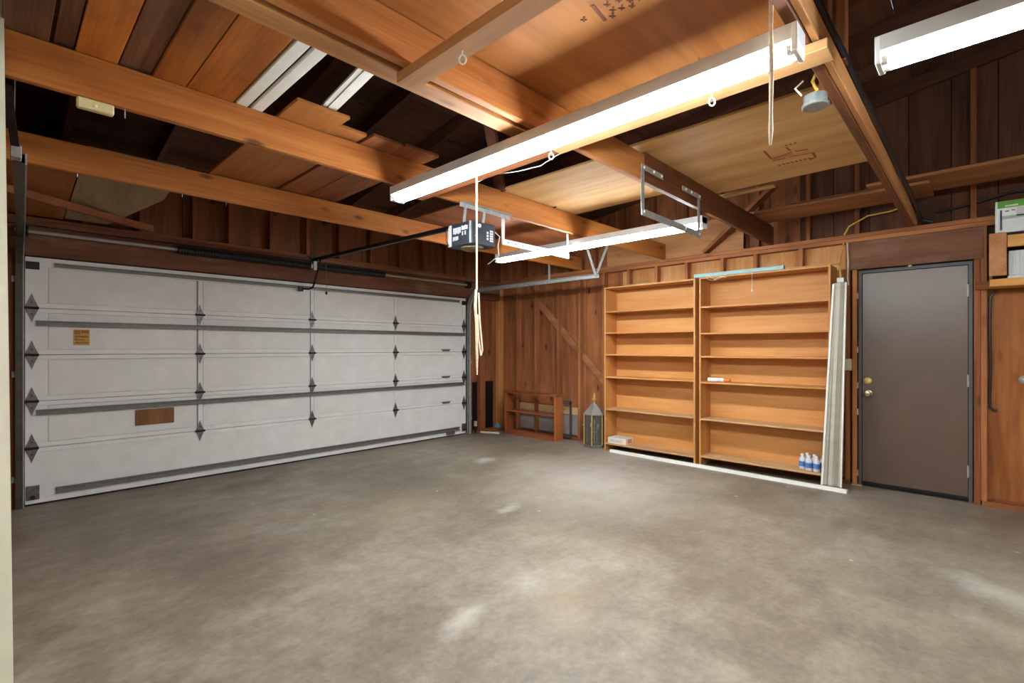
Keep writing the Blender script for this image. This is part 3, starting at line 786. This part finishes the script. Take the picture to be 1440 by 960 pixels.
def bookcase(y0, y1, ztop, zs, label, x0=5.53, x1=5.815):
    t = thing('bookcase', (x0 + .14, (y0 + y1) / 2, 0), label, 'bookcase', 'tall plain bookcases against the wall')
    th = .02
    box(x0, x1, y0, y0 + th, 0, ztop).build('side_panel', shelf_w('Z'), t, .0015)
    box(x0, x1, y1 - th, y1, 0, ztop).build('side_panel', shelf_w('Z'), t, .0015)
    box(x0 + .001, x1, y0 + th, y1 - th, ztop - th, ztop).build('top_panel', shelf_w('Y'), t, .0015)
    box(x1 - .009, x1 - .001, y0 + th, y1 - th, .04, ztop - th).build('back_panel', wood('shelf_back', (192, 130, 70), (210, 154, 94), 'Y', .5, .02, 0, grain=.5), t)
    for i, z in enumerate(zs):
        box(x0 + .002, x1 - .01, y0 + th, y1 - th, z - .019, z).build('shelf', dusty_w('Y') if i < 2 else shelf_w('Y'), t, .0015)
    return t


bookcase(2.378, 3.60, 2.145, (.105, .555, .975, 1.268, 1.552, 1.830), 'tall narrower bookcase nearer the lantern with a book carton on its lowest shelf')
bookcase(1.05, 2.332, 2.150, (.125, .547, .965, 1.258, 1.520, 1.820), 'tall wider bookcase next to the leaning slats with water bottles on its lowest shelf')

# small low shelf
sh = thing('small_shelf', (5.64, 4.95, 0), 'low dark red wooden shelf unit standing on the floor against the wall', 'shelf')
rw = lambda a: wood('shelf_redwood', (120, 60, 32), (160, 90, 52), a, .55, .05, .3)
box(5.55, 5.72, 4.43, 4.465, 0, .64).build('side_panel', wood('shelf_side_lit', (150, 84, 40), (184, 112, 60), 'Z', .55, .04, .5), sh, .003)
box(5.55, 5.72, 5.43, 5.465, 0, .64).build('side_panel', rw('Z'), sh, .003)
box(5.54, 5.73, 4.42, 5.475, .642, .668).build('top', rw('Y'), sh, .003)
box(5.555, 5.715, 4.466, 5.429, .355, .378).build('shelf', rw('Y'), sh, .003)
box(5.555, 5.715, 4.466, 5.429, .03, .055).build('shelf', rw('Y'), sh, .003)
box(5.552, 5.57, 4.466, 5.429, .0, .03).build('kick_board', rw('Y'), sh, .003)
# low panels in the stud bays behind it
for y0, y1 in ((4.246, 4.592), (4.636, 5.042), (5.086, 5.436)):
    box(5.885, 5.92, y0, y1, .36, .47).build('blocking', plain('pine_block', (214, 178, 128), .6, 0, .08), wr, .002)
    box(5.895, 5.92, y0, y1, .06, .355).build('vent_panel', plain('vent_grey', (150, 142, 138), .6, 0, .06), wr, .002)
fg = thing('leaning_frame', (5.80, 4.46, 0), 'dark grey empty metal frame leaning on the wall by the lantern', 'frame')  # empty metal frame propped at the wall, without grate bars
frm = plain('frame_gunmetal', (86, 84, 82), .45, .4)
for a in ((4.335, 4.365, .045, .56), (4.55, 4.58, .045, .56)): box(5.785, 5.805, *a).build('stile', frm, fg, .002)
for a in ((4.335, 4.58, .52, .575), (4.335, 4.58, .03, .06)): box(5.785, 5.805, *a).build('rail', frm, fg, .002)

# lantern
la = thing('lantern', (5.665, 3.845, 0), 'brass and glass hexagonal lantern standing on the floor beside the bookcase', 'lantern')
LX, LY = 5.665, 3.845
lb = plain('lantern_pewter', (120, 116, 104), .35, .5, .1)
R6 = .145
hexp = [(LX + R6 * math.cos(k * math.pi / 3 + .35), LY + R6 * math.sin(k * math.pi / 3 + .35)) for k in range(6)]
MB().lathe([(.150, 0), (.150, .02), (.142, .035)], (LX, LY, 0), 6, rot=.35).build('base', lb, la)
gm = glass('lantern_glass', (.16, .17, .15, 1), .02, .30)
for k in range(6):
    x, y = hexp[k]; x2, y2 = hexp[(k + 1) % 6]
    MB().tube([(x, y, .035), (x, y, .445)], .008, 6).build('post', brass_m, la)
    MB().beam(((x + x2) / 2 + (x - x2) * .46, (y + y2) / 2 + (y - y2) * .46, .24), ((x + x2) / 2 - (x - x2) * .46, (y + y2) / 2 - (y - y2) * .46, .24), .003, .40).build('pane', gm, la)
MB().lathe([(.158, .438), (.160, .452), (.150, .462), (.055, .560), (.040, .585), (.014, .59)], (LX, LY, 0), 6, rot=.35).build('roof', plain('lantern_roof', (180, 178, 170), .3, .5), la)
MB().lathe([(.012, .588), (.010, .61), (.026, .63), (.030, .645), (.012, .665), (.018, .69), (.008, .715), (.003, .74)], (LX, LY, 0), 12).tube([(LX, LY - .045, .655), (LX, LY, .640), (LX, LY + .045, .655)], [.004, .010, .004], 6).build('finial', brass_m, la, smooth=True)
MB().tube([(LX, LY, .035), (LX, LY, .30)], .008, 8).tube([(LX, LY - .06, .25), (LX, LY - .03, .20), (LX, LY, .19), (LX, LY + .03, .20), (LX, LY + .06, .25)], .005, 6).build('candelabra', brass_m, la)
for dy, z in ((-.06, .26), (.06, .26), (0, .31)):
    MB().lathe([(.008, 0), (.008, .05), (.004, .055)], (LX, LY + dy, z), 8).build('candle_tube', white_m, la)
box(LX - .165, LX - .152, LY + .07, LY + .082, .30, .32).build('latch', brass_m, la, .002)

# ------------------------------------------------------------------ THINGS ON AND AROUND THE BOOKCASES
bk = thing('book_carton', (5.62, 3.44, .105), 'pale printed carton with a red picture on the lowest bookcase shelf', 'carton')
box(5.545, 5.75, 3.29, 3.555, .1055, .180).build('carton', plain('carton_cream', (222, 214, 196), .6, 0, .06, 20), bk, .004)
box(5.555, 5.745, 3.30, 3.545, .1802, .1815).build('top_print', plain('carton_grey', (190, 188, 186), .6, 0, .12, 30), bk)
box(5.60, 5.70, 3.2885, 3.29, .118, .172).build('red_picture', plain('carton_red', (206, 120, 100), .6, 0, .12, 40), bk)
box(5.5435, 5.545, 3.34, 3.52, .125, .160).build('side_print', plain('carton_print', (196, 194, 190), .6, 0, .12, 60), bk)
ct = thing('caulk_tube', (5.62, 2.12, .965), 'white caulk tube with an orange tip lying on a shelf', 'tube')
cz = .965 + .0235
MB().tube([(5.60, 2.255, cz), (5.615, 2.085, cz)], .023, 14).build('barrel', white_m, ct, smooth=True)
MB().tube([(5.615, 2.085, cz), (5.6165, 2.07, cz), (5.619, 2.02, cz - .002)], [.023, .022, .019], 14).build('tip', plain('orange_plastic', (226, 122, 56), .4), ct, smooth=True)
MB().tube([(5.608, 2.17, cz), (5.613, 2.11, cz)], .0234, 14).build('printed_band', plain('tube_print', (206, 214, 222), .5, 0, .1, 60), ct, smooth=True)
bottle_l = ['clear small water bottle with blue label, first from the lantern end', 'clear small water bottle standing second behind the first one', 'clear small water bottle with dark blue label in the middle of the row',
            'clear small water bottle behind the blue middle one', 'clear small water bottle with wide blue label next to the leaning slats', 'clear small water bottle hidden at the end of the row by the slats']
wat = glass('bottle_plastic', (.93, .95, 1, 1), .1, .55)
b0 = None
for i, (x, y) in enumerate(((5.64, 1.315), (5.70, 1.285), (5.60, 1.250), (5.67, 1.215), (5.60, 1.182), (5.69, 1.14))):
    if b0 is None:
        t = thing('water_bottle', (x, y, .1255), bottle_l[i], 'bottle', 'small water bottles on the lowest shelf')
        p1 = MB().lathe([(.026, 0), (.031, .005), (.031, .092), (.028, .108), (.013, .128), (.012, .138)], (x, y, .1255), 14).build('bottle_body', wat, t, smooth=True)
        p2 = MB().lathe([(.0314, .030), (.0318, .032), (.0318, .078), (.0314, .080)], (x, y, .1255), 14).build('bottle_label', plain('label_blue', (88, 132, 206), .4, 0, .3, 40), t, smooth=True)
        p3 = MB().lathe([(.015, .135), (.015, .152), (.013, .154)], (x, y, .1255), 12).build('bottle_cap', white_m, t)
        b0 = (t, p1, p2, p3)
    else:
        t = b0[0].copy(); COL.objects.link(t); t.location = (x, y, .1255); t['label'] = bottle_l[i]
        for p in b0[1:]:
            c = p.copy(); COL.objects.link(c); c.parent = t
# rolled blue blind on the wider bookcase
bl = thing('window_blind', (5.60, 1.92, 2.15), 'pale blue slatted window blind folded flat on top of the bookcase', 'blind')
blue = plain('blind_blue', (142, 184, 188), .4, 0, .05)
bl_hr = box(5.535, 5.585, 1.46, 2.395, 2.1505, 2.192).build('head_rail', blue, bl, .004)
for k in range(7): box(5.587 + .001, 5.63, 1.48 + .012 * (k % 2), 2.38, 2.1515 + k * .006, 2.1555 + k * .006).build('slat', blue, bl)
MB().tube([(5.522, 2.25, 2.16), (5.515, 2.22, 2.12), (5.515, 2.17, 2.095), (5.515, 2.12, 2.11), (5.515, 2.05, 2.135), (5.522, 2.03, 2.16)], .0025, 5).tube([(5.522, 2.22, 2.16), (5.512, 2.15, 2.11), (5.512, 2.08, 2.135), (5.512, 2.02, 2.12)], .0035, 5).build('cord', rope_m, bl)
MB().tube([(5.524, 1.76, 2.155), (5.520, 1.76, 1.965)], .002, 5).build('tilt_cord', white_m, bl)
MB().lathe([(.003, .018), (.007, 0), (.005, -.012)], (5.520, 1.76, 1.955), 8).build('tassel', white_m, bl)
box(5.55, 5.58, .985, 1.44, 2.152, 2.162).build('wood_strip', dusty_w('Y'), None, label='thin pale strip overhanging the top of the wider bookcase', cat='strip')
box(5.56, 5.60, 2.97, 3.26, 2.1465, 2.158).build('metal_strip', plain('bits_grey', (150, 142, 126), .5, .3, .2, 30), None, .002, label='short grey metal strip on top of the narrower bookcase', cat='strip')

# long white trim on the floor
MB().prism([(5.425, .905, 0), (5.462, .900, 0), (5.470, .900, .018), (5.462, .900, .034), (5.430, .905, .034)], (.06, 2.585, 0)).build('floor_trim', trim_m, None, label='long white trim board lying on the floor along the bookcases', cat='trim board')

# leaning bundle of slats
ls = thing('leaning_blind_bundle', (5.50, 1.03, .034), 'tall bundle of grey white vertical slats leaning between bookcase and entry door', 'slats')
slm = plain('slat_grey', (196, 190, 172), .5, 0, .08, 12)
nS = 6
for k in range(nS):
    f = k / (nS - 1)
    yb = 1.092 - f * .112; yt = 1.008 - f * .070
    beam((5.487 + .006 * (k % 2), yb, .036), (5.512 + .006 * (k % 2), yt, 1.965), .032, .006, up=(1, 0, 0)).build('slat', plain('slat_grey%d' % (k % 3), ((176, 170, 154), (146, 140, 124), (186, 180, 166))[k % 3], .5, 0, .06, 12), ls, .001)
beam((5.482, 1.112, .036), (5.508, 1.022, 1.955), .018, .022, up=(1, 0, 0)).build('edge_strip', trim_m, ls, .002)
beam((5.480, .957, .036), (5.508, .922, 1.965), .014, .022, up=(1, 0, 0)).build('edge_strip', trim_m, ls, .002)
box(5.503, 5.533, .94, .995, 1.967, 2.012).build('end_clip', plain('clip_grey', (200, 206, 202), .4), ls, .003)
# outlet by the slats
ob = thing('wall_outlet', (5.82, .965, 1.18), 'beige outlet box on the stud beside the leaning slats', 'outlet')
box(5.79, 5.829, .925, .995, 1.125, 1.24).build('cover', plain('outlet_beige', (208, 196, 168), .4), ob, .004)

# rag on a board in the corner, white strip, sensor
box(5.42, 5.775, 5.70, 5.835, .0, .05).build('floor_block', old_w('Y'), None, .004, label='brown wooden block on the floor in the corner', cat='block')
rg = []
m = MB()
nx, ny = 9, 7
for i in range(nx):
    for j in range(ny):
        u, v_ = i / (nx - 1), j / (ny - 1)
        h = .062 + .055 * math.sin(u * math.pi) * math.sin(v_ * math.pi) * (1 + .35 * math.sin(u * 9) * math.cos(v_ * 7))
        m.v.append(Vector((5.63 + .13 * u, 5.70 + .125 * v_, h - .01)))
for i in range(nx - 1):
    for j in range(ny - 1): m.f.append((i * ny + j, (i + 1) * ny + j, (i + 1) * ny + j + 1, i * ny + j + 1))
rgo = m.build('rag', plain('teal_cloth', (70, 150, 164), .85, 0, .2, 30), None, smooth=True, label='crumpled teal rag on the wooden block in the corner', cat='rag')
sm = rgo.modifiers.new('thick', 'SOLIDIFY'); sm.thickness = .004; sm.offset = 1
MB().beam((5.33, 5.78, .012), (5.46, 5.49, .012), .035, .022).build('white_strip', trim_m, None, .003, label='short white strip on the floor by the garage track foot', cat='strip')
se = thing('door_sensor', (5.24, 5.80, .12), 'small safety sensor on the garage track foot', 'sensor')
box(5.225, 5.265, 5.79, 5.83, .11, .19).build('sensor_body', plain('sensor_grey', (176, 172, 164), .5), se, .004)
box(5.235, 5.255, 5.80, 5.82, .0, .11).build('bracket', dark_m, se, .002)

# ------------------------------------------------------------------ WALL SHELF BY THE DOOR
ws = thing('wall_shelf', (5.66, -.4, 1.85), 'rough wooden wall shelf beside the entry door', 'shelf')
zb = 1.845
ob_w = lambda a: wood('shelf_pine', (206, 142, 66), (226, 170, 96), a, .55, .05, .3)
box(5.58, 5.83, -1.4, -.045, 1.845, 1.905).build('shelf_board', ob_w('Y'), ws, .003)
box(5.575, 5.595, -.145, -.042, 1.93, 2.275).build('front_upright', wood('upright_ply', (176, 116, 70), (206, 152, 104), 'X', .6, .03, .3), ws, .003)
box(5.585, 5.605, -1.4, -.147, 2.155, 2.25).build('front_rail', ob_w('Y'), ws, .003)
box(5.60, 5.82, -.062, -.044, 1.907, 2.27).build('end_panel', old_w('Z'), ws, .003)
cr = thing('white_crate', (5.70, -.5, 1.906), 'white ribbed plastic crate inside the wall shelf', 'crate')
box(5.635, 5.80, -.80, -.155, 1.907, 2.13).build('crate_body', plain('crate_white', (214, 222, 222), .4, 0, .03), cr, .004)
for k in range(14): box(5.626, 5.635, -.195 - k * .042, -.178 - k * .042, 1.93, 2.11).build('rib', plain('crate_white', (214, 222, 222), .4, 0, .03), cr, .002)
box(5.622, 5.64, -.805, -.15, 1.908, 1.928).build('rim', plain('crate_white', (214, 222, 222), .4, 0, .03), cr, .002)
cx = thing('green_carton', (5.75, -.5, 2.28), 'white carton with a green top band on the wall shelf', 'carton')
wc = plain('carton_white', (220, 226, 224), .5, 0, .04)
box(5.615, 5.82, -.75, -.080, 2.277, 2.532).build('carton', wc, cx, .004)
box(5.6135, 5.615, -.75, -.092, 2.475, 2.532).build('green_band', plain('green_print', (96, 160, 50), .5, 0, .1), cx)
box(5.6135, 5.615, -.095, -.080, 2.28, 2.532).build('pale_edge', plain('carton_edge', (224, 238, 226), .5), cx)
for y0, y1, z0, z1, c in ((-.118, -.106, 2.30, 2.46, (74, 78, 96)), (-.158, -.135, 2.443, 2.452, (92, 90, 110)), (-.192, -.172, 2.447, 2.456, (190, 96, 100)), (-.30, -.108, 2.385, 2.41, (172, 178, 176)), (-.30, -.20, 2.40, 2.47, (196, 204, 200)), (-.21, -.135, 2.483, 2.497, (190, 210, 170))):
    box(5.612, 5.6135, y0, y1, z0, z1).build('print_block', plain('print_%d_%d_%d' % c, c, .5), cx)
MB().lathe([(.03, 0), (.035, -.02), (.02, -.045), (.008, -.05)], (5.89, -.255, 1.085), 12, 'X').build('wall_fitting', galv, None, smooth=True, label='round metal knob fixed to the plywood wall', cat='knob')
